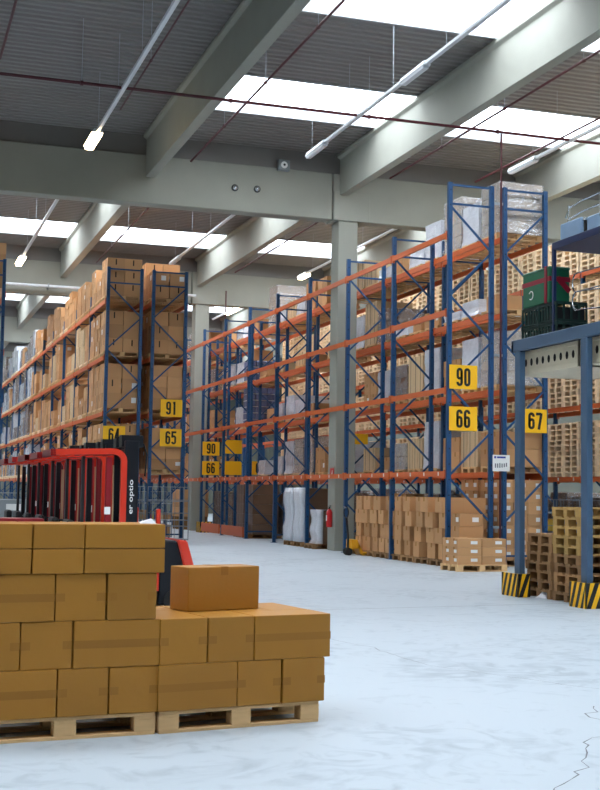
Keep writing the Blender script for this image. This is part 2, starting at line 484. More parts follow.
# ---------------------------------------------------------------- racks
LZ = [0, 2.16, 4.06, 5.84, 7.63]
BAY = 3.3
def frame_mesh(d, H, key):
    k = ('f', d, H, key)
    if k in MESH: return MESH[k]
    mb = MB()
    for x in (.05, d-.05):
        # open channel post: web and two flanges
        mb.box(x-.05, x+.05, -.04, -.032, 0, H, 'rack_blue'); mb.box(x-.05, x-.042, -.04, .05, 0, H, 'rack_blue'); mb.box(x+.042, x+.05, -.04, .05, 0, H, 'rack_blue')
        mb.box(x-.09, x+.09, -.09, .1, 0, .012, 'rack_blue')
        for q in range(int(H/.35)): mb.box(x-.012, x+.012, -.0415, -.0395, .2+q*.35, .23+q*.35, 'slot_dark')
    MESH[k] = mb.mesh('upright_frame'); return MESH[k]
def brace_mesh(d, H, key, flip):
    k = ('b', d, H, flip)
    if k in MESH: return MESH[k]
    mb = MB(); z = H-.55; L_, R_ = .06, d-.06; s = flip
    mb.bar((L_,0,H-.06), (R_,0,H-.06), .035, .045, 'rack_blue'); mb.bar((L_,0,H-.5), (R_,0,H-.5), .035, .045, 'rack_blue')
    while z > 1.1:
        a, b = (L_, R_) if not s else (R_, L_)
        mb.bar((a,0,z), (b,0,z-1.0), .03, .045, 'rack_blue'); z -= 1.04; s = not s
    mb.bar((L_,0,.25), (R_,0,.25), .035, .045, 'rack_blue'); mb.box(.052,.066,-.012,.012,.2,H-.04,'rack_blue')
    MESH[k] = mb.mesh('brace'); return MESH[k]
def beam_mesh(kind):
    k = ('beam', kind)
    if k in MESH: return MESH[k]
    mb = MB(); h = .125
    mb.box(-.025, .025, .05, BAY-.05, -h, 0, 'rack_orange')
    mb.box(-.03, .03, .04, .09, -h-.04, .03, 'rack_orange'); mb.box(-.03, .03, BAY-.09, BAY-.04, -h-.04, .03, 'rack_orange')
    if kind == 'tag':
        for q in range(4): mb.box(-.0275, -.0245, .35+q*.8, .41+q*.8, -.105, -.02, 'label_white')
    MESH[k] = mb.mesh('beam'); return MESH[k]
def rack(x0, d, y0, nb, label, flip, H=8.65, levels=(1,2,3,4), skip=()):
    root = empty('pallet_rack', label, 'pallet rack', (x0, y0, 0))
    for i in range(nb+1):
        h_ = H if i in (0, nb) else 8.15
        fo = put('upright_frame', frame_mesh(d, h_, 0), root, (0, i*BAY, 0))
        put('brace', brace_mesh(d, h_, 0, flip), fo)
    for b in range(nb):
        for lv in levels:
            if (lv, b) in skip: continue
            for x, kd in ((0.0, 'tag' if lv == 1 else 'plain'), (d, 'plain')):
                put('beam', beam_mesh(kd), root, (x, b*BAY, LZ[lv]+.0))
    return root
YA = 25.88
XA, XB, XC = 12.08, 13.48, 17.55
DP = 1.16
A = rack(XA, DP, YA, 14, 'long blue and orange pallet rack whose near end carries signs 90 and 66', False, H=8.8)
B = rack(XB, DP, YA, 14, 'blue and orange pallet rack, back to back behind the rack with sign 66', True, H=8.8)
C = rack(XC, DP, YA-6.6, 14, 'blue and orange rack behind the others, filled with empty pallets', True)
YL = 39.1
Lr = rack(7.93, DP, YL, 12, 'right-hand rack of the left double row, under signs 91 and 65', True)
Ll = rack(6.48, DP, YL, 12, 'left-hand rack of the left double row, behind the parked trucks', False)
L3 = rack(2.2, DP, YL, 12, 'blue pallet rack at the far left edge of the picture', False)
# row spacers between the back to back frames
sp = MB()
for z in (8.4, 4.85, 2.5, .9): sp.bar((DP-.02, 0, z), (XB-XA+.04, 0, z), .03, .06, 'galv')
sp.build('row_spacer', A)
# low guard beams and striped end guard at the far bays of rack A
g = MB()
for b in range(5, 7): g.box(-.03, .03, b*BAY+.2, b*BAY+BAY-.2, .05, .4, 'rack_orange')
g.build('guard_rail', A)

# ------------- contents
SA = 'right front rack'; SB = 'right back rack'; SCk = 'rear pallet rack'
seed = [100]
def nxt(): seed[0] += 1; return seed[0]
def fill(rx, d, ry, lv, b, s, typ, h, rackname, sx=1.15, sy=.95, nslot=3, dx=0, z=None, nopal=False):
    pitch = (BAY-.14)/nslot
    y = ry+b*BAY+.08+pitch*(s+.5); x = rx+d/2+dx; z0 = LZ[lv]+(.0 if z is None else z)
    if lv == 0: z0 = 0
    wh = where(lv, b, s, rackname)
    sy = min(sy, pitch-.05)
    if lv < 5 and any(y+sy/2+.06 > g_ and y-sy/2-.06 < g_+.6 and x-sx/2 < 12.78+.03 and x+sx/2 > 12.15 for g_ in GY):
        if x-dx-d/2 > 13.3: sx -= .1; dx += .05; x += .05
        else: return
    if not nopal:
        pallet(x, y, z0+.002, 0, 'wood', 'wooden pallet under load, '+wh, 'pallets under loads in the racks')
    zt = z0+.148
    sd = nxt()
    if typ == 'C': carton_load(x, y, zt, sx, sy, h, wh, sd, 'plain', 2, 2, label_p=.12)
    elif typ == 'S': carton_load(x, y, zt, sx, sy, h, wh, sd, 'slot', 2, 2, nz=max(1, round(h/.45)))
    elif typ == 'K': carton_load(x, y, zt, sx, sy, h, wh, sd, 'label', 3, 2, nz=max(1, round(h/.28)))
    elif typ == 'T': carton_load(x, y, zt, sx, sy, h, wh, sd, 'pale', 2, 3, nz=max(1, round(h/.8)))
    elif typ == 'N': carton_load(x-.2, y, zt, sx*.6, sy*.6, h, wh, sd, 'plain', 1, 2)
    elif typ == 'W': wrapped(x, y, zt, sx-.05, sy-.05, h, wh, sd, 'wrap_white', 'white film wrapped')
    elif typ == 'G': wrapped(x, y, zt, sx-.02, sy-.02, h, wh, sd, 'wrap_clear', 'clear film wrapped grey-brown')
    elif typ == 'D': wrapped(x, y, zt, sx-.02, sy-.02, h, wh, sd, 'wrap_brown', 'dark brown wrapped')
    elif typ == 'B': bottle_packs(x, y, zt, sx, sy, h, wh, sd)
    elif typ == 'P':
        n = int(h/.144)
        for k in range(n):
            pallet(x+R.uniform(-.01,.01), y+R.uniform(-.01,.01), zt+k*.146, R.uniform(-.02,.02), 'wood', '%s pallet of the stack, %s' % (LAY[min(k,11)], wh), 'empty pallets stacked in the racks')

specB = {
 (4,0): [('G',1.2),('W',.95),('G',1.3)],
 (4,1): [('W',.95),('W',.4),('C',.5)],
 (4,2): [('W',.3),('T',.55),('T',.85)],
 (4,3): [('T',.8),None,('C',.9)],
 (4,4): [('C',.95),('W',.6),('T',.6)],
 (4,5): [('W',.5),('G',1.45),None],
 (4,6): [('C',.5),None,('W',.5)],
 (4,7): [None,('C',.5),None],
 (3,0): [('N',.35),('W',.35),('W',.2)],
 (3,1): [('C',.4),('N',.25),('W',.3)],
 (3,2): [('D',.9),('T',1.25),('W',.95)],
 (3,3): [None,('T',.5),None],
 (3,4): [('C',.25),('T',.35),None],
 (3,5): [('T',.35),None,('C',.3)],
 (3,6): [None,('B',.78),('W',.8)],
 (3,7): [('W',.8),('T',.7),None],
 (2,0): [('G',1.25),('W',1.2),('C',.8)],
 (2,1): [('W',1.2),('T',1.1),('D',.95)],
 (2,2): [('W',.9),('C',.95),None],
 (2,4): [('C',.4),('W',.6),('W',.8)],
 (2,5): [('W',.6),('C',.5),None],
 (2,6): [None,('B',1.5),('W',.8)],
 (1,0): [('C',.8),('T',.85),('C',.75)],
 (1,1): [('W',1.2),('T',.8),('G',.7)],
 (1,2): [('C',.35),('T',.65),None],
 (1,3): [('W',.9),None,('C',.8)],
 (1,4): [('G',1.2),('G',1.15),('W',1.1)],
 (1,5): [('W',.6),None,('W',.5)],
 (0,0): [('K',1.85),('K',1.85),('C',1.2)], (0,1): [('D',1.5),('D',1.4),('C',1.5)], (0,2): [('D',1.4),('D',1.4),None],
 (0,3): [None,('D',1.5),('D',1.2)], (0,5): [('D',1.4),('D',1.4),('D',1.5)], (0,7): [('D',1.4),('D',1.4),('D',1.5)],
}
for (lv, b), row in specB.items():
    for s, it in enumerate(row):
        if it: fill(XB, DP, YA, lv, b, s, it[0], it[1], SB, dx=-.02)
for lv in (1,2,3,4):
    for b in range(8, 12):
        for s in range(3):
            if R.random() < .6: fill(XB, DP, YA, lv, b, s, R.choice('CCWD'), R.uniform(.6,1.2), SB)
place('carton', carton_mesh(.8,.6,.42,'plain'), TR(14.0, 47.25, 5.84+.148+.785), 'single brown carton lying on top of the upper blue packs', 'carton', 'carton', 'cartons stacked on pallets in the racks')
# rack C: stacks of empty pallets, short sides to the aisle
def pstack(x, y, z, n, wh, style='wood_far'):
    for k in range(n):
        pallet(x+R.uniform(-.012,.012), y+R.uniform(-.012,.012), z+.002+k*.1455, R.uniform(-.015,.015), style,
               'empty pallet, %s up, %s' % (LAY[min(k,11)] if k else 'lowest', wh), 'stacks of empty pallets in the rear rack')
for lv in (1,2,3,4):
    for b in range(0, 11):
        for s in range(4):
            n = (10 if lv == 1 else 10 if lv == 2 else 10 if lv == 3 else 7)+R.choice((-1,0,0,0))
            if lv == 3 and R.random() < .1: n = 4
            y = YA-6.6+b*BAY+.08+.79*(s+.5)+.01*s
            pstack(XC+DP/2-.03, y, LZ[lv], n, '%s stack, %s bay, %s, rear rack' % (['first','second','third','fourth'][s], ORD[b], LEV[lv]))
# left racks
SL = 'left row'
for lv in (1,2,3,4):
    for b in range(0, 11):
        for s in range(3):
            if b == 0:
                hh = {4: (1.2,.7,1.15)[s], 3: 1.3, 2: 1.4, 1: 1.4}[lv]; ty = 'S'
            else:
                hh = R.choice((.6,.9,1.1,1.25,1.4)); ty = R.choice('SCCT' if lv < 4 else 'SCC') if b < 6 else R.choice('CDWW')
                if R.random() < .12: continue
            fill(6.48, DP, YL, lv, b, s, ty, hh, 'truck-side left rack', sx=1.15, sy=.9)
        if b < 3:
            for s in range(3 if b == 0 else 1):
                fill(7.93, DP, YL, lv, b, s, 'S' if lv > 2 else 'C', {4: .85 if s == 0 else 1.3, 3: 1.35, 2: 1.4, 1: 1.3}[lv], 'rack with sign 91', sx=1.15, sy=1.0)
for s in range(3): fill(2.2, DP, YL, 4, 0, s, 'C', 1.4, 'far left rack')

# ---------------------------------------------------------------- ground-floor cartons under rack A
rr = random.Random(5)
ch = .355; cm = {}
rowname = ['bottom','second','third','top']
def gcarton(x, y, z, l, w_, h, lab, rz=0, style='plain'):
    place('carton', carton_mesh(l, w_, h, style), TR(x,y,z,rz), lab, 'carton', 'carton', 'cartons stacked on the floor under the right rack')
ys0 = YA+.12
for i, y in enumerate([ys0+.42+k*.86 for k in range(7)]):
    if y > 32.2: break
    pallet(XA+.62, y, .001, 0, 'wood_old', 'worn pallet under the floor cartons, %s from the rack end' % ORD[i], 'pallets under the floor cartons')
for k in range(4):
    y = ys0+(.02, .22, .05, .3)[k]; i = 0
    while y < 31.75:
        w_ = rr.choice((.36,.4,.46)); gapy = rr.choice((.1,.2,.28))
        xo = rr.uniform(0,.1)
        gcarton(XA+.3+xo, y+w_/2, .147+k*ch, .56, w_, ch-.005, 'floor carton facing the aisle, %s row, %s from the rack end' % (rowname[k], (ORD+['sixteenth','seventeenth','eighteenth'])[min(i,17)]), rr.uniform(-.03,.03), 'plain')
        gcarton(XA+.9+xo*.3, y+w_/2, .147+k*ch, .56, w_, ch-.005, 'floor carton in the back line, %s row, %s from the rack end' % (rowname[k], (ORD+['sixteenth','seventeenth','eighteenth'])[min(i,17)]), rr.uniform(-.03,.03), 'plain')
        y += w_+gapy; i += 1
# cartons piled in front of the end frame
def one(x, y, z, l, w_, h, lab, rz=0, style='label'): gcarton(x, y, z, l, w_, h, lab, rz, style)
one(12.38, 25.5, .145, .52, .4, .4, 'brown carton at the bottom of the short pile beside the flat cartons')
one(12.42, 25.5, .55, .6, .42, .38, 'tall middle carton of the short pile in front of sign 66', 0, 'plain')
one(12.42, 25.5, .935, .56, .4, .27, 'top carton with white label on the short pile in front of sign 66')
pallet(12.2, 24.72, .001, .03, 'wood', 'small pallet of flat labelled cartons in front of the rack end', 'pallets near the rack end')
pallet(12.6, 25.5, .001, 0, 'wood_old', 'pallet under the short pile of three cartons at the rack end', 'pallets near the rack end')
for k in range(3):
    for i in range(2):
        for j in range(2):
            if k == 2 and i == 1 and j == 1: continue
            one(11.92+.58*i, 24.53+.39*j, .147+.185*k, .56, .37, .18, 'flat labelled carton, %s layer, %s %s, small pallet at the rack end' % (['bottom','middle','top'][k], ['left','right'][i], ['front','back'][j]), R.uniform(-.02,.02))

# white wrapped loads standing in the third bay
for x, y, sx, sy, h, lab in ((12.62,36.38,1.1,.75,1.62,'tall white-wrapped brown load beside the concrete column, nearer one'),
                     (12.62,37.3,1.1,.75,1.62,'tall white-wrapped brown load farther from the concrete column'),
                     (12.5,34.95,.75,.6,.98,'short white-wrapped load standing behind the fire extinguisher')):
    r = empty('wrapped_pallet_load', lab, 'wrapped load', (x, y, .146), 0, 'white wrapped loads on the floor')
    m_ = MB(); m_.box(-sx/2+.03, sx/2, -sy/2+.02, sy/2-.02, 0, h, 'wrap_brown'); m_.build('boxes', r, bevel=.02)
    f_ = MB()   # film hugging the aisle side
    vs = []; nl = 9; na = 8
    for k in range(nl):
        z = h*k/(nl-1)+(.01 if k == nl-1 else 0); e = .04+.03*math.sin(k*1.3+y)+(.05 if k == 0 else 0)
        for i in range(na):
            yy = -sy/2-.01+(sy+.02)*i/(na-1); vs.append((-sx/2-e-R.uniform(0,.03), yy, z))
        vs.append((-sx/2+.12, sy/2+.012, z)); vs.insert(len(vs)-na-1, (-sx/2+.12, -sy/2-.012, z))
    nn = na+2
    fs = [(k*nn+i, k*nn+i+1, (k+1)*nn+i+1, (k+1)*nn+i) for k in range(nl-1) for i in range(nn-1)]
    f_.add(vs, fs, 'film'); o = (nl-1)*nn
    f_.box(-sx/2-.05, -sx/2+.3, -sy/2-.01, sy/2+.01, h, h+.012, 'film')
    fo_ = f_.build('stretch_wrap', r, smooth=True)
    sol = fo_.modifiers.new('thick', 'SOLIDIFY'); sol.thickness = .006
    pallet(x, y, .001, 0, 'wood_old', 'pallet under the '+lab.split(',')[0], 'pallets under the white wrapped loads')
# far ground-level stock beyond
r_ = []
for i, (x, y, sx, sy, h, mt, lab) in enumerate(((12.65,44.6,1.1,1.1,1.5,'wrap_brown','brown wrapped pallet load on the floor under the far yellow signs'),
                                 (12.6,52.8,1.2,1.6,1.15,'card_far','wide brown crate on the floor behind the striped guard'),
                                 (12.85,42.9,.95,.95,1.75,'wrap_brown','tall brown wrapped load on the floor of the fifth bay'),
                                 (12.85,44.1,.95,.95,1.75,'wrap_brown','tall brown wrapped load on the floor, farther one of the fifth bay'))):
    if i == 0: continue
    r = empty('wrapped_pallet_load', lab, 'wrapped load', (x, y, .55 if i == 1 else .147))
    m_ = MB(); n = int(h/.3)
    for k in range(n):
        for q in range(3): m_.box(-sx/2, sx/2, -sy/2+sy/3*q+.004, -sy/2+sy/3*(q+1)-.004, k*h/n, (k+1)*h/n-.005, mt)
    m_.build('boxes', r, bevel=.01)
    if i == 1:
        st = MB()
        for q in (-.5,0,.5): st.box(-sx/2, sx/2, q*sy*.8-.05, q*sy*.8+.05, -.548, 0, 'wood_old')
        st.build('stand', r)
    else: pallet(x, y, .001, 0, 'wood_old', 'pallet under the '+lab, 'pallets on the floor of the fifth bay')

# ---------------------------------------------------------------- foreground pallets and cartons
fgp = MB()
def fg_carton(l, w_, h):
    k = ('fg', l, w_, h)
    if k in MESH: return MESH[k]
    b = MB().box(-l/2, l/2, -w_/2, w_/2, 0, h, 'card').mesh('carton', bevel=.006, seg=2)
    t = MB()
    if h > .2:
        for s in (-1, 1):
            t.box(-l/2-.0012, l/2+.0012, s*(w_/2-.03)-.0312, s*(w_/2-.03)+.0312, h/2-.026, h/2+.026, 'tape')
    else:
        t.box(-l/2-.0012, l/2+.0012, -.026, .026, h-.05, h+.0012, 'tape')
        t.box(-l/2-.0012, -l/2+.05, -.026, .026, h-.06, h+.0012, 'tape')
    tm = t.mesh('packing_tape')
    g_ = MB()     # bits of glue line and torn corner paper
    MESH[k] = (b, tm); return MESH[k]
def fgc(parent_T, u, v, z, rz, dims, lab, jit=1):
    """u along the pallet's long side, v depth; dims l,w,h"""
    b, t = fg_carton(*dims)
    T = parent_T @ Matrix.Translation((u, v, z)) @ Matrix.Rotation(rz+R.uniform(-.008,.008)*jit, 4, 'Z')
    o = put('carton', b); o.matrix_world = T; tag(o, lab, 'carton', 'large cartons in the foreground')
    put('packing_tape', t, o)
    return o
def fg_pallet(T, lab):
    o = put('pallet', None) if False else None
    root = empty('pallet', lab, 'pallet', group='foreground pallets'); root.matrix_world = T
    L_, W_ = .6, .4
    for y in (-W_+.05, 0, W_-.05): MB().box(-L_, L_, y-.05, y+.05, 0, .022, 'wood').build('bottom_board', root, bevel=.002)
    for x in (-L_+.07, 0, L_-.07):
        for y in (-W_+.05, 0, W_-.05): MB().box(x-.0725, x+.0725, y-.05, y+.05, .022, .1, 'wood').build('block', root, bevel=.003)
        MB().box(x-.072, x+.072, -W_, W_, .1, .122, 'wood').build('stringer_board', root, bevel=.002)
    for y, h in ((-W_+.07, .07), (-.19, .05), (0, .07), (.19, .05), (W_-.07, .07)):
        MB().box(-L_, L_, y-h, y+h, .122, .144, 'wood').build('deck_board', root, bevel=.002)
a2 = math.atan2(.20, 1.22)
T2 = Matrix.Translation((1.80, 8.29, 0)) @ Matrix.Rotation(a2, 4, 'Z') @ Matrix.Translation((.6, .4, 0))
a1 = math.atan2(.09, 1.02)
T1 = Matrix.Translation((1.775, 8.30, 0)) @ Matrix.Rotation(a1, 4, 'Z') @ Matrix.Translation((-.6, .4, 0))
fg_pallet(T1, 'wooden pallet under the tall five-layer carton stack, front left')
fg_pallet(T2, 'wooden pallet under the low two-layer cartons, beside the taller stack')
LL, WW, HH = .575, .335, .303
def tri(T, k, order, z, h, names, lay, stack, u=-.622, sc=1.0, gp=.009):
    widths = {'L': LL*sc+gp, 'S': WW*sc+gp-.004}
    for q, t in enumerate(order):
        wdt = widths[t]; lw = round(wdt-gp, 4); f0 = -.41
        if t == 'L':
            fgc(T, u+wdt/2, f0+WW/2, z, 0, (lw, WW, h), '%s carton of the %s row, %s, front line' % (names[q], lay, stack))
            for e in (0, 1):
                fgc(T, u+wdt/2+(e-.5)*lw/2, f0+WW+.01+LL/2, z, PI/2, (LL, round(lw/2-.004,4), h), '%s carton of the %s row, %s, %s of the back pair' % (names[q], lay, stack, ['left','right'][e]), 0)
        else:
            fgc(T, u+wdt/2, f0+LL/2+R.uniform(-.008,.012), z, PI/2, (LL, lw, h), '%s carton of the %s row, %s, end-on' % (names[q], lay, stack))
            fgc(T, u+wdt/2, f0+LL+.008+WW/2, z, 0, (lw, WW, h), '%s carton of the %s row, %s, behind the end-on one' % (names[q], lay, stack))
        u += wdt
nm = ['left','middle','right']
tri(T2, 0, 'LSS', .145, HH, nm, 'lower', 'low stack')
tri(T2, 1, 'SSL', .145+.305, HH, nm, 'upper', 'low stack', -.615, 1.03)
tri(T1, 0, 'LSS', .145, HH, nm, 'bottom', 'tall left stack', -.645)
tri(T1, 1, 'SSL', .145+.305, HH, nm, 'second', 'tall left stack', -.645)
tri(T1, 2, 'LSS', .145+.61, HH, nm, 'third', 'tall left stack', -.675, 1.0)
for k in range(2):
    u = -.585
    for q, (wd, dd) in enumerate(((.335,.55),(.34,.55),(.55,.55))):
        fgc(T1, u+wd/2, -.42+dd/2, .145+.915+k*.162, 0, (wd-.009, dd, .158), '%s flat carton, %s, tall left stack' % (nm[q], ['fourth row','top row'][k]))
        u += wd
an = math.radians(17)
Tl = Matrix.Translation((2.085, 8.74, .145+.61)) @ Matrix.Rotation(an, 4, 'Z')
lc = MB().box(0, .6, 0, .26, 0, .31, 'card').build('carton', bevel=.006, seg=2); lc.matrix_world = Tl
tag(lc, 'loose single carton lying on top of the low stack', 'carton', 'large cartons in the foreground')
MB().box(.27, .33, -.0012, .262, .309, .3112, 'tape').box(.27, .33, -.0012, .0, .25, .3112, 'tape').build('packing_tape', lc)
pp = MB(); pp.add([(-.05,-.02,0),(.06,-.03,.0),(.05,.03,.008),(.03,.0,.035),(-.045,.025,.01)], [(0,1,3),(1,2,3),(2,4,3),(4,0,3)], 'paper')
po = pp.build('paper_scrap'); po.matrix_world = T1 @ Matrix.Translation((.52,-.36,.145+.915+.324)); tag(po, 'torn white paper scrap on top of the tall carton stack', 'paper')

# ---------------------------------------------------------------- row of parked reach trucks
def truck():
    root = empty('reach_truck', 'red reach truck nearest to us in the parked row, white lettering on its mast', 'forklift', (3.06,17.35,0), 0, 'red reach trucks parked in a row')
    ch_ = MB(); ch_.box(-1.05, .5, -.5, .5, .1, .34, 'black_metal'); ch_.box(-.95, -.2, -.48, .48, .34, .62, 'red_dark'); ch_.build('chassis', root, bevel=.02)
    bd = MB(); bd.prism([(.55,.06),(.98,.06),(.97,.35),(.80,.93),(.55,.94)], -.46, .42, 'black_metal'); bd.build('battery_box', root, bevel=.025)
    cv = MB(); cv.prism([(.97,.3),(1.13,.3),(.94,.93),(.80,.95)], -.47, .46, 'red_paint'); cv.build('rear_cover', root, bevel=.02)
    lp = MB(); lp.box(.5,.555,-.48,-.40,.25,1.36,'red_paint'); lp.build('side_panel', root, bevel=.01)
    ms = MB()
    for y in (-.46, .38): ms.box(.05, .24, y, y+.08, .08, 2.28, 'black_metal')
    ms.box(.12, .26, -.3, .3, 2.1, 2.18, 'black_metal'); ms.box(.12,.26,-.3,.3,1.2,1.28,'black_metal'); ms.box(.12,.26,-.3,.3,.3,.4,'black_metal')
    mo = ms.build('mast', root, bevel=.006)
    hy = MB()
    for y in (-.16, .16): hy.tube([(.2,y,.2),(.2,y,2.3)], .035, 'black_metal', 10)
    for y in (-.06, .06): hy.tube([(.24,y,.3),(.24,y,2.2)], .014, 'chrome', 6)
    hy.box(.02,.32,-.34,-.14,2.2,2.36,'black_metal'); hy.box(.02,.2,.08,.3,2.2,2.33,'black_metal')
    hy.tube([(.33,-.3,2.25),(.38,-.3,2.1),(.36,-.3,1.8)], .012, 'rubber', 6)
    hy.build('lift_cylinders', root)
    for y in (-.47, .39):
        ga = MB(); pr = []
        # arch: bar to the left, rounded corner, leg down
        pts = [(-.95,2.10),(-.15,2.13)]
        for q in range(6):
            an = PI/2-q*PI/10; pts.append((-.1+.14*math.cos(an), 2.0+.13*math.sin(an)))
        pts += [(.04,1.2),(.0,.3)]
        out = [Vector((p[0],0,p[1])) for p in pts]
        n = len(out); vs = []
        for i, p in enumerate(out):
            d = (out[min(i+1,n-1)]-out[max(i-1,0)]).normalized(); nn_ = Vector((-d.z,0,d.x)); wd = .04
            for sgn, yy in ((1,0),(1,.08),(-1,.08),(-1,0)): vs.append(p+nn_*wd*sgn+Vector((0,y+yy,0)))
        fs = [(i*4+a, i*4+(a+1)%4, (i+1)*4+(a+1)%4, (i+1)*4+a) for i in range(n-1) for a in range(4)]+[(0,1,2,3),(n*4-1,n*4-2,n*4-3,n*4-4)]
        ga.add(vs, fs, 'red_paint' if y < 0 else 'red_paint'); ga.build('guard_arch', root)
    gs = MB()
    for i in range(7): gs.box(-.9+i*.13, -.86+i*.13, -.4, .4, 2.08, 2.12, 'red_dark')
    gs.box(-.95,-.88,-.47,.47,2.05,2.14,'red_dark'); gs.build('roof_slats', root)
    pn = MB(); pn.box(-.2,-.12,-.44,-.38,.4,2.05,'red_dark'); pn.box(-.2,-.14,.34,.4,.4,2.05,'red_dark'); pn.build('cab_post', root, bevel=.01); pk = MB(); pk.box(-.34,-.27,.3,.36,.4,2.05,'black_metal'); pk.box(-.5,-.46,-.3,-.2,.6,2.06,'black'); pk.build('shade_bar', root)  # black bars added to stand in for the dark gaps inside the cab
    stk = MB(); stk.box(-.21,-.13,-.443,-.44,1.28,1.38,'label_white'); stk.build('sticker', root)
    sc_ = MB()
    for y in (-.2,.05): sc_.tube([(-.06,y,.9),(-.05,y+.02,1.4),(-.06,y,1.95)], .012, 'card_pale', 6)
    sc_.build('hoses', root)
    se = MB(); se.box(-.6,-.3,-.25,.25,.62,.78,'black'); se.box(-.68,-.58,-.25,.25,.75,1.2,'black'); se.build('seat', root, bevel=.04, seg=2)
    cs = MB(); cs.box(-.3,-.02,-.4,.4,.8,1.02,'black'); cs.tube([(-.3,-.15,1.02),(-.36,-.15,1.1)],.03,'black',8)
    cs.tube([(-.38+.12*math.cos(t*PI/6),-.15+.12*math.sin(t*PI/6),1.12) for t in range(13)], .014, 'black', 6)
    for q in range(3): cs.tube([(-.2,.0+q*.1,1.02),(-.2,q*.1,1.12)], [.012,.022], 'chrome' if q == 1 else 'black', 8)
    cs.build('control_console', root, bevel=0)
    for x in (-.8, .75):
        for y in (-.5, .42):
            wv = MB(); wv.tube([(x,y,.13),(x,y+.09,.13)], .13, 'rubber', 20); wv.build('wheel', root)
    fk = MB()
    for y in (-.25,.17): fk.box(.3, .34, y, y+.1, .1, .6, 'black_metal'); fk.box(.34,1.15,y,y+.1,.06,.1,'black_metal')
    fk.build('fork', root)
    tm = text_mesh('er optio', .46, .075, 'label_white', .012, 'lettering')
    to = put('lettering', tm, root, (.15,-.463,1.52)); to.rotation_euler = (0,-PI/2,0); to['label'] = 'white lettering running up the mast'
    return root, to
tk, lett = truck()
tl = ['second red reach truck of the parked row, counted from the nearest',
      'third red reach truck of the parked row, counted from the nearest',
      'fourth red reach truck of the parked row, counted from the nearest',
      'fifth red reach truck of the parked row, with black crossbar seen from here',
      'red reach truck at the far left end of the parked row']
for i, lb in enumerate(tl):
    c = dup(tk, (3.06-.02*i, 17.35+1.55*(i+1), 0), R.uniform(-.03,.03), lb)

# ---------------------------------------------------------------- signs
def digit_mesh(c, w_, h, t, mt='black'):
    """condensed bold numeral drawn as thick strokes, standing in the XZ plane"""
    a, b = w_/2-t/2, h/2-t/2; r = a
    def arc(cx, cz, a0, a1, n=8): return [(cx+r*math.cos(math.radians(a0+(a1-a0)*i/n)), cz+r*math.sin(math.radians(a0+(a1-a0)*i/n))) for i in range(n+1)]
    m1 = .03*h
    P = {'0': [arc(0,b-r,0,180)+arc(0,-b+r,180,360)+[(a,b-r)]],
         '6': [arc(0,m1+.0*h-r+t*.3,0,180)+arc(0,-b+r,180,360)+[(a,m1-r+t*.3)], [(a,b-r-.04*h)]+arc(0,b-r,0,180)+[(-a,-b+r)]],
         '1': [[(0,-h/2),(0,h/2)], [(-w_*.42,h/2-t*.9),(0,h/2-t*.45)]],
         '7': [[(-w_/2,b),(a,b)], [(a,b+t*.3),(a*.9,b-t*.6),(-a*.25,-h/2)]],
         '4': [[(a*.5,-h/2),(a*.5,h/2)], [(a*.4,b),(-a,-.16*h)], [(-w_/2,-.2*h),(w_/2,-.2*h)]],
         '5': [[(w_/2,b),(-w_/2,b)], [(-a,b),(-a,.02*h)], [(-a,.06*h)]+arc(0,.12*h-r,150,0)+arc(0,-b+r,0,-180)]}
    if c == '9': strokes = [[(-x, -z) for x, z in st] for st in P['6']]
    else: strokes = P[c]
    mb = MB()
    for st in strokes:
        vs = []; n = len(st)
        for i, (x, z) in enumerate(st):
            x0, z0 = st[max(i-1,0)]; x1, z1 = st[min(i+1,n-1)]
            dx, dz = x1-x0, z1-z0; l = math.hypot(dx, dz) or 1; nx, nz = -dz/l*t/2, dx/l*t/2
            vs += [(x+nx,-.002,z+nz),(x-nx,-.002,z-nz),(x+nx,.001,z+nz),(x-nx,.001,z-nz)]
        fs = []
        for i in range(n-1):
            q = i*4; fs += [(q,q+1,q+5,q+4),(q,q+4,q+6,q+2),(q+1,q+3,q+7,q+5),(q+2,q+6,q+7,q+3)]
        fs += [(0,2,3,1),((n-1)*4,(n-1)*4+1,(n-1)*4+3,(n-1)*4+2)]
        mb.add(vs, fs, mt)
    return mb.mesh('digit')
def sign(txt, x, y, z, lab, w_=.7, h=.55, tw=.34, th=.38, name='aisle_sign', mt='sign_yellow'):
    root = empty(name, lab, 'sign', (x, y, z))
    MB().box(-w_/2, w_/2, 0, .012, -h/2, h/2, mt).build('board', root, bevel=.002)
    if txt:
        if tw > .3:
            # two condensed bold digits set apart
            for q, c_ in enumerate(txt):
                me = digit_mesh(c_, tw*(.30 if c_ == '1' else .47), th*1.1, tw*.185)
                put('digit', me, root, ((q-.5)*tw*.56, 0, 0))
    return root
sign('90', 12.46, YA-.07, 4.30, 'yellow sign 90 on the near end of the right rack, above sign 66')
sign('66', 12.46, YA-.07, 3.35, 'yellow sign 66 on the near end of the right rack, below sign 90')
sign('67', 14.30, YA-.07, 3.36, 'yellow sign 67 beside the blue platform post', w_=.6, tw=.36, th=.36)
sign('91', 8.63, YL-.07, 4.24, 'yellow sign 91 on the end of the left rack row')
sign('65', 8.63, YL-.07, 3.30, 'yellow sign 65 on the end of the left rack row, below sign 91')
sign('64', 6.82, YL-.07, 3.34, 'yellow sign partly hidden behind the parked trucks')
sign('90', 12.45, 48.82, 3.34, 'upper of two small distant yellow signs, far down the right rack')
sign('66', 12.45, 48.82, 2.56, 'lower of two small distant yellow signs, far down the right rack')
sign('', 13.38, 48.8, 3.43, 'upper blank yellow board beside the distant sign 90')
sign('', 13.38, 48.8, 2.58, 'lower blank yellow board beside the distant sign 66')
sign('67', 14.5, 48.8, 2.6, 'distant yellow sign 67 behind a rack post, far down the right side')
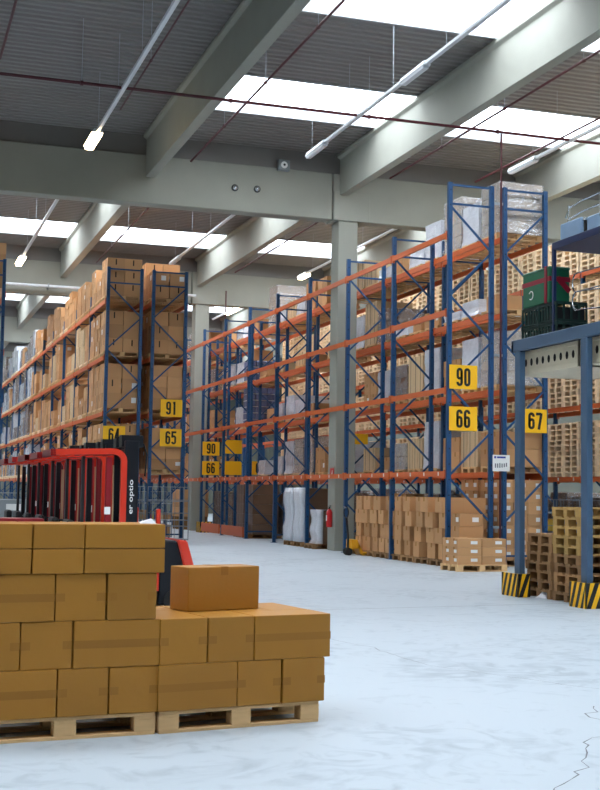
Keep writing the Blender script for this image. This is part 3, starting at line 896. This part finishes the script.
sign('', 12.95, 33.9, 3.2, 'blank orange-yellow board inside the second bay beside the column', w_=.75, h=.3)
# white notice
nt_ = empty('notice_board', 'white notice with blue header hung between the rack end frames', 'notice', (13.32, YA-.27, 2.36))
MB().box(-.215,.215,0,.008,-.185,.185,'label_white').build('board', nt_)
nn2 = MB(); nn2.box(-.11,.11,-.003,0,.11,.15,'header_blue'); nn2.box(-.18,-.13,-.003,0,.105,.155,'header_blue'); nn2.build('header', nt_)
nl_ = MB()
for q in range(6):
    for z in (0,): nl_.box(-.16+q*.055,-.16+q*.055+.03,-.002,0,-.09+R.uniform(-.02,.02),.0+R.uniform(-.02,.02),'text_grey')
nl_.build('small_print', nt_)
# fire extinguisher and its sign on the column
fe = empty('fire_extinguisher', 'red fire extinguisher hanging on the concrete column', 'fire extinguisher', (12.10, 33.72, .66))
MB().tube([(0,0,0),(0,0,.02),(0,0,.42),(0,0,.48),(0,0,.52)], [.07,.085,.085,.06,.025], 'ext_red', 18).build('cylinder', fe)
MB().tube([(0,0,.52),(0,0,.57)], .02, 'black', 10).box(-.02,.02,-.1,.02,.57,.585,'black').box(-.02,.02,-.1,.0,.61,.622,'black').build('valve_handle', fe)
MB().tube([(0,.03,.55),(0,.1,.5),(0,.11,.3),(0,.1,.12)], .012, 'rubber', 8).build('hose', fe)
MB().box(-.088,-.083,-.04,.04,.18,.34,'label_white').build('label_plate', fe)
fs_ = empty('fire_sign', 'small red fire equipment sign high on the concrete column', 'sign', (12.16, 33.7, 2.18))
MB().box(-.008,0,-.15,.15,-.13,.15,'ext_red').build('plate', fs_)
MB().bar((-.01,.05,-.07),(-.01,-.05,.09),.005,.03,'label_white').bar((-.01,-.05,-.07),(-.01,-.05,.05),.005,.02,'label_white').build('symbol', fs_)

# striped guards
def striped(name, lab, x0, x1, y0, y1, h, t=.02, back=True):
    root = empty(name, lab, 'post guard', ((x0+x1)/2, (y0+y1)/2, 0)); cx, cy = (x0+x1)/2, (y0+y1)/2
    m_ = MB(); X0, X1, Y0, Y1 = x0-cx, x1-cx, y0-cy, y1-cy
    m_.box(X0, X0+t, Y0, Y1, 0, h, 'sign_yellow'); m_.box(X0, X1, Y0, Y0+t, 0, h, 'sign_yellow')
    m_.build('guard_plate', root)
    s_ = MB()
    def stripes(L_, fn):
        w_ = .075; sl = .14; u = -sl
        while u < L_:
            a = [(u,0),(u+w_,0),(u+w_+sl,h),(u+sl,h)]
            # clip to 0..L
            pts = []
            for (p, q) in a: pts.append((min(max(p,0),L_), q))
            if max(p for p, q in pts)-min(p for p, q in pts) > .01: fn(pts)
            u += w_*2
    stripes(Y1-Y0, lambda P: s_.add([(X0-.002, Y1-p, q) for p, q in P], [(0,1,2,3)], 'black'))
    stripes(X1-X0, lambda P: s_.add([(X0+p, Y0-.002, q) for p, q in P], [(0,1,2,3)], 'black'))
    s_.build('black_stripes', root)
striped('post_guard', 'black and yellow striped guard at foot of the left platform post', 9.72, 9.94, 18.1, 18.66, .37)
striped('post_guard', 'black and yellow striped guard at foot of the right platform post', 9.72, 10.3, 16.06, 16.52, .37)
striped('post_guard', 'small striped guard at the far end of the right rack row', 12.0, 12.5, 48.6, 49.2, .42)
striped('post_guard', 'narrow striped guard behind the corner post of the rack under sign 66', 11.96, 12.05, 25.62, 25.8, .42)

# ---------------------------------------------------------------- pallet stacks by the platform posts
def nearstack(x, y, n, rz, lab, top_style):
    for k in range(n):
        st = top_style if (k > n*.45 and R.random() < .8) else 'wood_old'
        pallet(x+R.uniform(-.02,.02), y+R.uniform(-.02,.02), .001+k*.1455, rz+R.uniform(-.03,.03), st,
               '%s pallet counted from the floor, %s' % (LAY[k] if k else 'lowest', lab), 'pallet stacks between the platform posts')
nearstack(10.66, 18.03, 7, .0, 'short stack beside the left platform post', 'wood_old')
nearstack(10.64, 17.15, 10, .0, 'tall stack beside the right platform post', 'wood_yellow')
nearstack(11.95, 17.5, 9, .0, 'stack behind the tall one by the right platform post', 'wood_old')
ps = MB(); ps.add([(0,0,0),(.12,-.04,0),(.2,.02,.05),(.12,.06,.12),(.04,.05,.05),(-.08,-.02,.01)], [(0,1,2,4),(2,3,4),(0,4,5),(0,5,1)], 'paper')
o = ps.build('paper_scrap', loc=(9.95,17.85,.002)); tag(o, 'white plastic scrap on the floor beside the left striped guard', 'scrap')
ps = MB(); ps.add([(0,0,0),(.05,0,0),(.06,.03,.07),(.0,.03,.05)], [(0,1,2,3)], 'paper')
o = ps.build('paper_scrap', loc=(9.93,16.85,.03)); tag(o, 'small white scrap at the foot of the tall pallet stack', 'scrap')

# ---------------------------------------------------------------- blue platform
pf = empty('steel_platform', 'blue steel platform with perforated cream panels on tall posts at the right edge', 'platform', (9.8, 15, 0))
for i, (x, y) in enumerate(((.0,3.2),(.0,1.15),(1.62,3.2),(1.62,1.15),(.0,-.9),(1.62,-.9))):
    MB().box(x, x+.10, y, y+.18, .0, 3.98, 'post_blue').build('post', pf, bevel=.01)
MB().box(0, .08, -1.2, 3.5, 3.98, 4.17, 'post_blue').box(0,1.85,3.42,3.5,3.98,4.17,'post_blue').box(1.77,1.85,-1.2,3.5,3.98,4.17,'post_blue').build('edge_beam', pf, bevel=.005)
MB().box(.08, 1.77, -1.2, 3.42, 4.1, 4.15, 'deck_blue').build('deck_plate', pf)
for y0, y1 in ((1.72, 3.62), (-.35, 1.44)):
    pnl = MB()
    X = .2
    pnl.box(X, X+.03, y0, y0+.06, 3.62, 4.0, 'cream_panel'); pnl.box(X, X+.03, y1-.06, y1, 3.62, 4.0, 'cream_panel')
    pnl.box(X, X+.03, y0+.06, y1-.06, 3.94, 4.0, 'cream_panel'); pnl.box(X, X+.03, y0+.06, y1-.06, 3.62, 3.68, 'cream_panel')
    pnl.box(X+.03, X+.05, y0, y1, 3.62, 4.0, 'cream_panel')
    pnl.box(X, X+1.35, y0, y1, 3.6, 3.625, 'cream_panel'); pnl.box(X, X+1.35, y0, y0+.03, 3.6, 4.0, 'cream_panel'); pnl.box(X, X+1.35, y1-.03, y1, 3.6, 4.0, 'cream_panel')
    po_ = pnl.build('slotted_panel', pf, bevel=.003)
    hs = MB(); n = 9
    for q in range(n):
        yy = y0+.2+(y1-y0-.4)*q/(n-1)
        hs = MB().tube([(X+.027, yy, 3.81), (X+.031, yy, 3.81)], 0.04, 'slot_dark', 10)
        hs.v = [(a, b, 3.81+(c-3.81)*1.6) for a, b, c in hs.v]; hs.build('slot_hole', po_)
    pass
# upper stage of the platform
MB().box(.56,.62,3.1,3.16,4.15,5.7,'deck_blue').build('upper_post', pf, bevel=.005)
MB().box(.56,.64,1.35,1.43,4.15,5.7,'deck_blue').build('upper_post', pf, bevel=.005)
for x_, y_ in ((2.1,3.08),(2.1,1.35),(.56,-1.15),(2.1,-1.15)):
    MB().box(x_, x_+.08, y_, y_+.08, 4.15 if x_ < 1 else 0, 5.7, 'deck_blue').build('upper_post', pf, bevel=.005)
MB().box(.56,2.2,-1.2,3.16,5.68,5.8,'deck_blue').build('upper_deck', pf, bevel=.01)
rl = MB()
for z in (4.55, 4.85):
    y_ = 2.6
    pts = [(.95,1.0,z+.02),(.75,1.9,z+.02),(.68,2.4,z+.05)]
    for q in range(9):
        a = -PI/2+PI*q/8; pts.append((.66, 2.55+.12*math.cos(a), z+.2+.15*math.sin(a)))
    pts += [(.75,1.9,z+.37),(.95,1.0,z+.37)]
    rl.tube(pts, .012, 'chrome', 8)
rl.build('wire_hoops', pf)
mc = empty('sorting_machine', 'blue-white machine with curved steel rails on top of the platform', 'machine', (10.45, 17.05, 5.8))
MB().prism([(0,.0),(.5,0),(.5,.16),(.4,.3),(.0,.3)], .35, 1.0, 'machine_blue').build('housing', mc, bevel=.03, seg=2)
MB().box(.02,.5,-.3,.2,.0,.26,'machine_blue').build('rear_housing', mc, bevel=.02)
MB().tube([(.05,.28,.02),(.05,.28,.22)], .03, 'black', 10).tube([(.05,.28,.22),(.05,.28,.27)],.045,'chrome',12).build('roller', mc)
rr_ = MB()
for z in (.34,.52):
    pts = [(.02,-1.5,z+.06),(.02,.3,z+.04),(.03,.75,z)]
    for q in range(6): pts.append((.03+.1*math.sin(q*PI/10), .75+.28*math.sin(q*PI/10), z-.02*q))
    rr_.tube(pts, .013, 'chrome', 8)
for y in (-.2,.75): rr_.tube([(.02,y,.2),(.02,y,.56)], .013, 'chrome', 8)
rr_.build('rails', mc)
# green chest with ribbon on dark crates
gc = empty('green_chest', 'green plastic chest tied with a red ribbon on dark crates', 'chest', (10.58, 18.74, 4.83), 0)
MB().box(-.19,.19,-.46,.46,0,.58,'green').build('body', gc, bevel=.02, seg=2)
MB().box(-.2,.2,-.47,.47,.56,.61,'green').build('lid', gc, bevel=.015)
rb = MB(); rb.box(-.197,.197,-.467,.467,.36,.44,'ribbon'); rb.box(-.207,.207,-.38,-.31,0.0,.617,'ribbon')
rb.bar((-.05,-.475,.42),(.18,-.475,.2),.01,.09,'ribbon')
rb.build('ribbon', gc)
em = MB(); pts = [(-.195, .16+.07*math.cos(t*PI/6+.6), .2+.07*math.sin(t*PI/6+.6)) for t in range(10)]
em.tube(pts, .010, 'label_white', 6); em.build('emblem', gc)
def crate(x, y, z, lab, sx=.56, sy=.56, h=.33):
    r = empty('plastic_crate', lab, 'crate', (x, y, z), 0, 'dark green crates under the green chest')
    m_ = MB(); t = .015
    m_.box(-sx/2,sx/2,-sy/2,sy/2,0,t,'crate_green')
    for s in (-1,1):
        m_.box(s*(sx/2)-t/2, s*(sx/2)+t/2, -sy/2, sy/2, 0, .04, 'crate_green'); m_.box(s*(sx/2)-t/2, s*(sx/2)+t/2, -sy/2, sy/2, h-.05, h, 'crate_green')
        m_.box(-sx/2, sx/2, s*(sy/2)-t/2, s*(sy/2)+t/2, 0, .04, 'crate_green'); m_.box(-sx/2, sx/2, s*(sy/2)-t/2, s*(sy/2)+t/2, h-.05, h, 'crate_green')
        for q in range(7):
            y_ = -sy/2+sy*q/6; m_.box(s*(sx/2)-t/2, s*(sx/2)+t/2, y_-.018, y_+.018, 0, h, 'crate_green')
        for q in range(5):
            x_ = -sx/2+sx*q/4; m_.box(x_-.018, x_+.018, s*(sy/2)-t/2, s*(sy/2)+t/2, 0, h, 'crate_green')
    m_.box(-sx/2+.02,sx/2-.02,-sy/2+.02,sy/2-.02,.02,h-.1,'black')
    m_.build('shell', r)
for k in range(2):
    for j in range(2):
        crate(10.66, 18.32+.58*j, 4.155+.335*k, 'dark green crate, %s layer, %s one on the aisle side, under the green chest' % (['lower','upper'][k], ['near','far'][j]))

# ---------------------------------------------------------------- pallet jack
pj = empty('pallet_jack', 'yellow hand pallet jack parked beside the column and floor cartons', 'pallet jack', (11.72, 31.1, 0), 0)
MB().prism([(.0,.18),(.26,.18),(.36,.02),(.3,.02),(.22,.12),(.16,.42),(.0,.42)], -.22, .22, 'jack_yellow').build('body', pj, bevel=.01)
MB().box(.3,1.4,-.27,-.11,.05,.1,'jack_yellow').box(.3,1.4,.11,.27,.05,.1,'jack_yellow').build('fork', pj, bevel=.01)
MB().tube([(-.03,-.1,.1),(-.03,-.02,.1)],.1,'rubber',16).tube([(-.03,.02,.1),(-.03,.1,.1)],.1,'rubber',16).build('steering_wheel', pj)
MB().tube([(-.03,0,.2),(-.03,0,.5),(-.08,0,1.0)], .03, 'black', 10).build('pump_column', pj)
pts = [(-.08,0,.98)]
for q in range(13):
    a = -PI/2+2*PI*q/12; pts.append((-.09,.17*math.cos(a),1.12+.14*math.sin(a)))
MB().tube(pts, .016, 'black', 8).tube([(-.09,.1,1.26),(-.09,.17,1.24)],.02,'chrome',8).build('handle', pj)

# ---------------------------------------------------------------- ceiling services
def trunk(x, y0, y1, lab, lit, z=10.0, group='ceiling strip lights'):
    r = empty('strip_light', lab, 'ceiling light', (x, y0, z), 0, group)
    m_ = MB(); m_.box(-.045,.045,0,y1-y0,-.03,.04,'trunk_white'); m_.build('trunking', r, bevel=.008)
    y = .6
    while y < y1-y0:
        MB().tube([(0,y,.04),(0,y,ZR-z)], .005, 'galv', 5).build('hanger_wire', r); y += 2.6
    for (a, b, on) in lit:
        hw = 1.0 if on else .6
        f_ = MB(); f_.prism([(-.14*hw,-.03),(.14*hw,-.03),(.08*hw,.06),(-.08*hw,.06)], a-y0, b-y0, 'trunk_white'); fo_ = f_.build('lamp_housing', r)
        d_ = MB(); d_.prism([(-.125*hw,-.031),(-.09*hw,-.04-.08*hw),(.09*hw,-.04-.08*hw),(.125*hw,-.031)], a-y0+.03, b-y0-.03, 'lit' if on else 'trunk_white'); d_.build('diffuser', fo_)
    return r
trunk(4.47, 10, 29.6, 'strip light left of the large near beam, one lit lamp at its end', [(28.9,30.2,True)])
trunk(9.75, 10, 29.0, 'unlit strip light between the two nearest concrete beams', [(21.9,23.1,False),(27.8,29.1,False)])
trunk(15.1, 10, 28.5, 'unlit strip light at the upper right, ending above the right rack', [(27.2,28.6,False)])
trunk(4.5, 35.9, 46.4, 'strip light at far left beyond the main girder, lit lamp at its end', [(45.6,47.2,True)])
trunk(9.8, 35.9, 45.0, 'unlit strip light beyond the main girder, left of the column', [(43.6,45.0,False)])
trunk(15.1, 35.9, 45.8, 'strip light beyond the main girder, lit lamp just left of the column', [(44.9,45.8,True)])
trunk(15.0, 52.5, 59.0, 'far strip light over the right rack with a lit lamp', [(54.6,56.4,True)])
trunk(9.8, 52.5, 63.0, 'far unlit strip light in the third roof bay', [(60.5,62.0,False)])
trunk(4.5, 52.5, 63.0, 'far strip light at the left edge in the third roof bay', [(55,56.5,True)])
def pipe(pts, lab, r_=.028, clamps=True):
    rt = empty('sprinkler_pipe', lab, 'pipe', (0,0,0))
    MB().tube(pts, r_, 'pipe_red', 8).build('tube', rt)
    if clamps:
        m_ = MB(); a, b = Vector(pts[0]), Vector(pts[-1]); L_ = (b-a).length; n = int(L_/3)
        if abs((b-a).z) < 1:
            for q in range(1, n):
                p = a+(b-a)*q/n; m_.tube([p, (p.x, p.y, ZR-.0)], .005, 'galv', 5); m_.tube([p-(b-a).normalized()*.03, p+(b-a).normalized()*.03], r_*1.5, 'pipe_red', 8)
            m_.build('hangers', rt)
    return rt
pipe([(-6,25.6,10.02),(26,25.6,10.02)], 'dark red sprinkler pipe crossing the near roof bay from side to side', .035)
pipe([(1.93,8,10.3),(1.93,25.5,10.3)], 'dark red sprinkler pipe at the upper left corner')
pipe([(4.75,14,10.15),(4.75,27.5,10.15)], 'thin dark red pipe beside the lit strip light at upper left', .02)
pipe([(7.4,8,10.3),(7.4,31.8,10.3)], 'dark red sprinkler pipe running just right of the large near beam')
pipe([(12.45-.3,8,10.22),(12.45-.3,31.5,10.22)][:0] or [(12.95,8,10.3),(12.95,31.5,10.3)], 'dark red sprinkler pipe running just right of the beam above the column')
pipe([(15.3,18,10.3),(15.3,31,10.3)], 'dark red sprinkler pipe beside the right-hand strip light')
pipe([(7.45,34.5,10.3),(7.45,47.5,10.3)], 'dark red sprinkler pipe beyond the main girder above the left rack')
pipe([(12.95,34.5,10.3),(12.95,47.5,10.3)], 'dark red sprinkler pipe beyond the main girder, near the column')
pipe([(13.33,YA-.2,.0),(13.33,YA-.2,10.0)], 'dark red vertical riser pipe standing between the two rack end frames', .025)
pipe([(13.33,50.3,2),(13.33,50.3,10.0)], 'distant dark red vertical riser pipe in the right rack', .03)
# long white duct under the far girder
dt = empty('ceiling_duct', 'long pale pipe running across the hall along the second girder', 'duct', (0,50.55,9.75))
MB().tube([(-8,0,0),(12.1,0,0)], .055, 'trunk_white', 12).build('tube', dt)
m_ = MB()
for q in range(8): m_.box(-7+q*2.6,-6.95+q*2.6,-.09,.35,-.09,.09,'galv')
m_.build('brackets', dt)
# boxed loudspeaker and two domes on the girder
sk = empty('wall_speaker', 'small dark square loudspeaker on top of the main girder', 'loudspeaker', (10.46,33.42,11.0-.12))
MB().box(-.17,.17,-.1,.08,-.15,.15,'cab_grey').build('case', sk, bevel=.01)
MB().tube([(0,-.1,0),(0,-.12,0)], [.1,.06], 'label_white', 16).tube([(0,-.12,0),(0,-.125,0)],.035,'black',10).build('cone', sk)
for i, (x, z) in enumerate(((9.07,10.13),(9.72,10.15))):
    r = empty('dome_camera', ['left','right'][i]+' one of two small shiny domes on the main girder', 'camera', (x,33.5,z), 0, 'shiny domes on the girder')
    MB().tube([(0,0,0),(0,-.02,0)], .1, 'black', 16).build('base', r)
    MB().tube([(0,-.02,0),(0,-.06,0),(0,-.09,0),(0,-.105,0)], [.085,.07,.04,.01], 'chrome', 16).build('dome', r, smooth=True)

# ---------------------------------------------------------------- odds and ends at floor level, left and behind
cb = empty('metal_cabinet', 'grey metal cabinet left of the parked trucks', 'cabinet', (2.6,28.0,0))
MB().box(-.8,.45,-.3,.3,.05,1.38,'cab_grey').build('body', cb, bevel=.02)
MB().box(-.05,.3,-.305,-.3,1.14,1.28,'label_white').build('label_plate', cb)
MB().box(-.8,.45,-.31,-.3,.1,.66,'cab_grey').build('door', cb, bevel=.004)
for i, (x, y, sx, h, lab, mt) in enumerate(((1.82,17.9,.6,1.18,'dark red steel box in front of the parked trucks at the left','red_dark'),
                                        (2.05,30.5,.9,1.5,'red steel bin behind the grey cabinet at the left edge','red_paint'))):
    r = empty('steel_bin', lab, 'bin', (x, y, 0))
    MB().box(-sx/2,sx/2,-.3,.3,.1,h,mt).build('body', r, bevel=.02)
    MB().box(-sx/2-.02,sx/2+.02,-.32,.32,h-.05,h+.02,mt).build('rim', r, bevel=.01)
    f_ = MB()
    for a in (-1,1):
        for b in (-1,1): f_.box(a*(sx/2-.05)-.04,a*(sx/2-.05)+.04,b*.25-.04,b*.25+.04,0,.1,'black_metal')
    f_.build('feet', r)
def cage(x, y, lab, content=True, z=0, sx=1.15, sy=.8, h=1.5, shelves=3, cat='roll cage'):
    r = empty('roll_cage', lab, cat, (x, y, z), 0, 'grey wire cages')
    m_ = MB()
    for a in (-1,1):
        for b in (-1,1): m_.tube([(a*sx/2,b*sy/2,.1),(a*sx/2,b*sy/2,h)], .016, 'cage_steel', 6)
    for k in range(5):
        zz = .12+(h-.13)*k/4
        m_.tube([(-sx/2,-sy/2,zz),(sx/2,-sy/2,zz),(sx/2,sy/2,zz),(-sx/2,sy/2,zz),(-sx/2,-sy/2,zz)], .009, 'cage_steel', 5)
    for k in range(9):
        t = -sx/2+sx*k/8; m_.tube([(t,-sy/2,.12),(t,-sy/2,h)], .004, 'cage_steel', 4); m_.tube([(t,sy/2,.12),(t,sy/2,h)], .004, 'cage_steel', 4)
    m_.build('wire_frame', r)
    s_ = MB()
    for k in range(shelves): s_.box(-sx/2,sx/2,-sy/2,sy/2,.12+k*h/shelves,.14+k*h/shelves,'cage_steel')
    s_.build('shelf', r)
    w_ = MB()
    for a in (-1,1):
        for b in (-1,1): w_.tube([(a*(sx/2-.08)-.015,b*(sy/2-.06),.06),(a*(sx/2-.08)+.015,b*(sy/2-.06),.06)],.06,'rubber',10)
    w_.build('castors', r)
    if content:
        c_ = MB(); q = -sx/2+.05
        while q < sx/2-.12:
            ww = R.uniform(.06,.2); c_.box(q,min(q+ww,sx/2-.02),-sy/2+.05,sy/2-.05,.15,.15+R.uniform(.25,.42),R.choice(['mix_blue','card_rack','mix_yel','mix_green','mix_pink','black','card_rack']))
            c_.box(q,min(q+ww,sx/2-.02),-sy/2+.05,sy/2-.05,.16+h/shelves,.16+h/shelves+R.uniform(.2,.35),R.choice(['mix_blue','card_rack','mix_yel','card_pale','mix_pink','black'])); q += ww+.01
        c_.build('goods', r)
cage(8.5, 38.6, 'grey wire cage in front of the left rack end, under sign 65', False, h=1.75, sy=.7)
cage(7.1, 38.6, 'grey wire cage behind the parked trucks, left of the one under sign 65', False, h=1.75, sy=.7)
cage(8.5, 41, 'grey wire cage standing inside the first floor bay of the left rack', True, h=1.6)
cage(3.6, 36.0, 'grey wire cage of goods seen left of the parked trucks', True, h=1.5)
for i in range(5):
    cage(18.05, 26.6+1.35*i+.6, 'wire cage of mixed goods on the floor of the rear rack, %s one' % ORD[i], True, h=1.55, sx=1.0, sy=1.2, shelves=3)
for b in range(3, 12):  # dark loads added as backing, so the view past the cages stays dark
    for q in range(3): fill(19.1, DP, YA-6.6, 0, b, q, 'D', R.uniform(1.3,1.7), 'dark backing added behind the wire cages')

# ---------------------------------------------------------------- choose the individuals by visible pixels
bpy.context.view_layer.update()
V = []; Fc = []; owner = []
def add_geo(me, Mx, own):
    o = len(V)
    for v in me.vertices: V.append(Mx @ v.co)
    for p in me.polygons: Fc.append([i+o for i in p.vertices]); owner.append(own)
for ob in COL.objects:
    if ob.type == 'MESH' and not ob.name.startswith(('window_',)): add_geo(ob.data, ob.matrix_world, None)
recs = PLACE['carton']+PLACE['pallet']
for i, r in enumerate(recs): add_geo(MESH[r['mesh']], r['T'], i)
bvh = BVHTree.FromPolygons(V, Fc)
org = Vector((0,0,1.6))
for py in range(0, 790, 2):
    for px in range(0, 600, 2):
        d = rot @ Vector((px+1-300, -(py+1-395), -F)); d.normalize()
        hit = bvh.ray_cast(org, d)
        if hit[2] is not None and owner[hit[2]] is not None: recs[owner[hit[2]]]['px'] += 1
del V, Fc, bvh
for kind in ('carton', 'pallet'):
    L_ = sorted(PLACE[kind], key=lambda r: -r['px'])
    keep = [r for r in L_[:290] if r['px'] > 0]
    rest = [r for r in L_ if r not in keep] if len(L_) < 10 else L_[len(keep):]
    print(kind, 'total', len(L_), 'kept', len(keep), 'smallest px', keep[-1]['px'], 'rest seen', sum(1 for r in rest if r['px'] > 0))
    seen = {}
    for r in keep:
        lb = r['label']
        if len(lb.split()) > 16: print('LONG', lb)
        o = put(r['name'], MESH[r['mesh']]); o.matrix_world = r['T']; tag(o, lb, r['cat'], r['group'])
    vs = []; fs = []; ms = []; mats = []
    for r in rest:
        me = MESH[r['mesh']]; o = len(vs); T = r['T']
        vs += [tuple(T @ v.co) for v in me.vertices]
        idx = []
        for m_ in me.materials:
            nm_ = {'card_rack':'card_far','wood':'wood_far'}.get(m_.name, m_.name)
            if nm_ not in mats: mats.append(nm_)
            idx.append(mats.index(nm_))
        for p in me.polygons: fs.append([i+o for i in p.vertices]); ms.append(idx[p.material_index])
    if fs:
        me = bpy.data.meshes.new(kind+'_stock'); me.from_pydata(vs, [], fs)
        for n_ in mats: me.materials.append(M[n_])
        me.polygons.foreach_set('material_index', ms); me.update()
        o = put(kind+'_stock', me)
        tag(o, 'brown cartons stacked deeper and farther along the racks' if kind == 'carton' else 'wooden pallets stacked deeper and farther along the racks', kind, None, 'stuff')
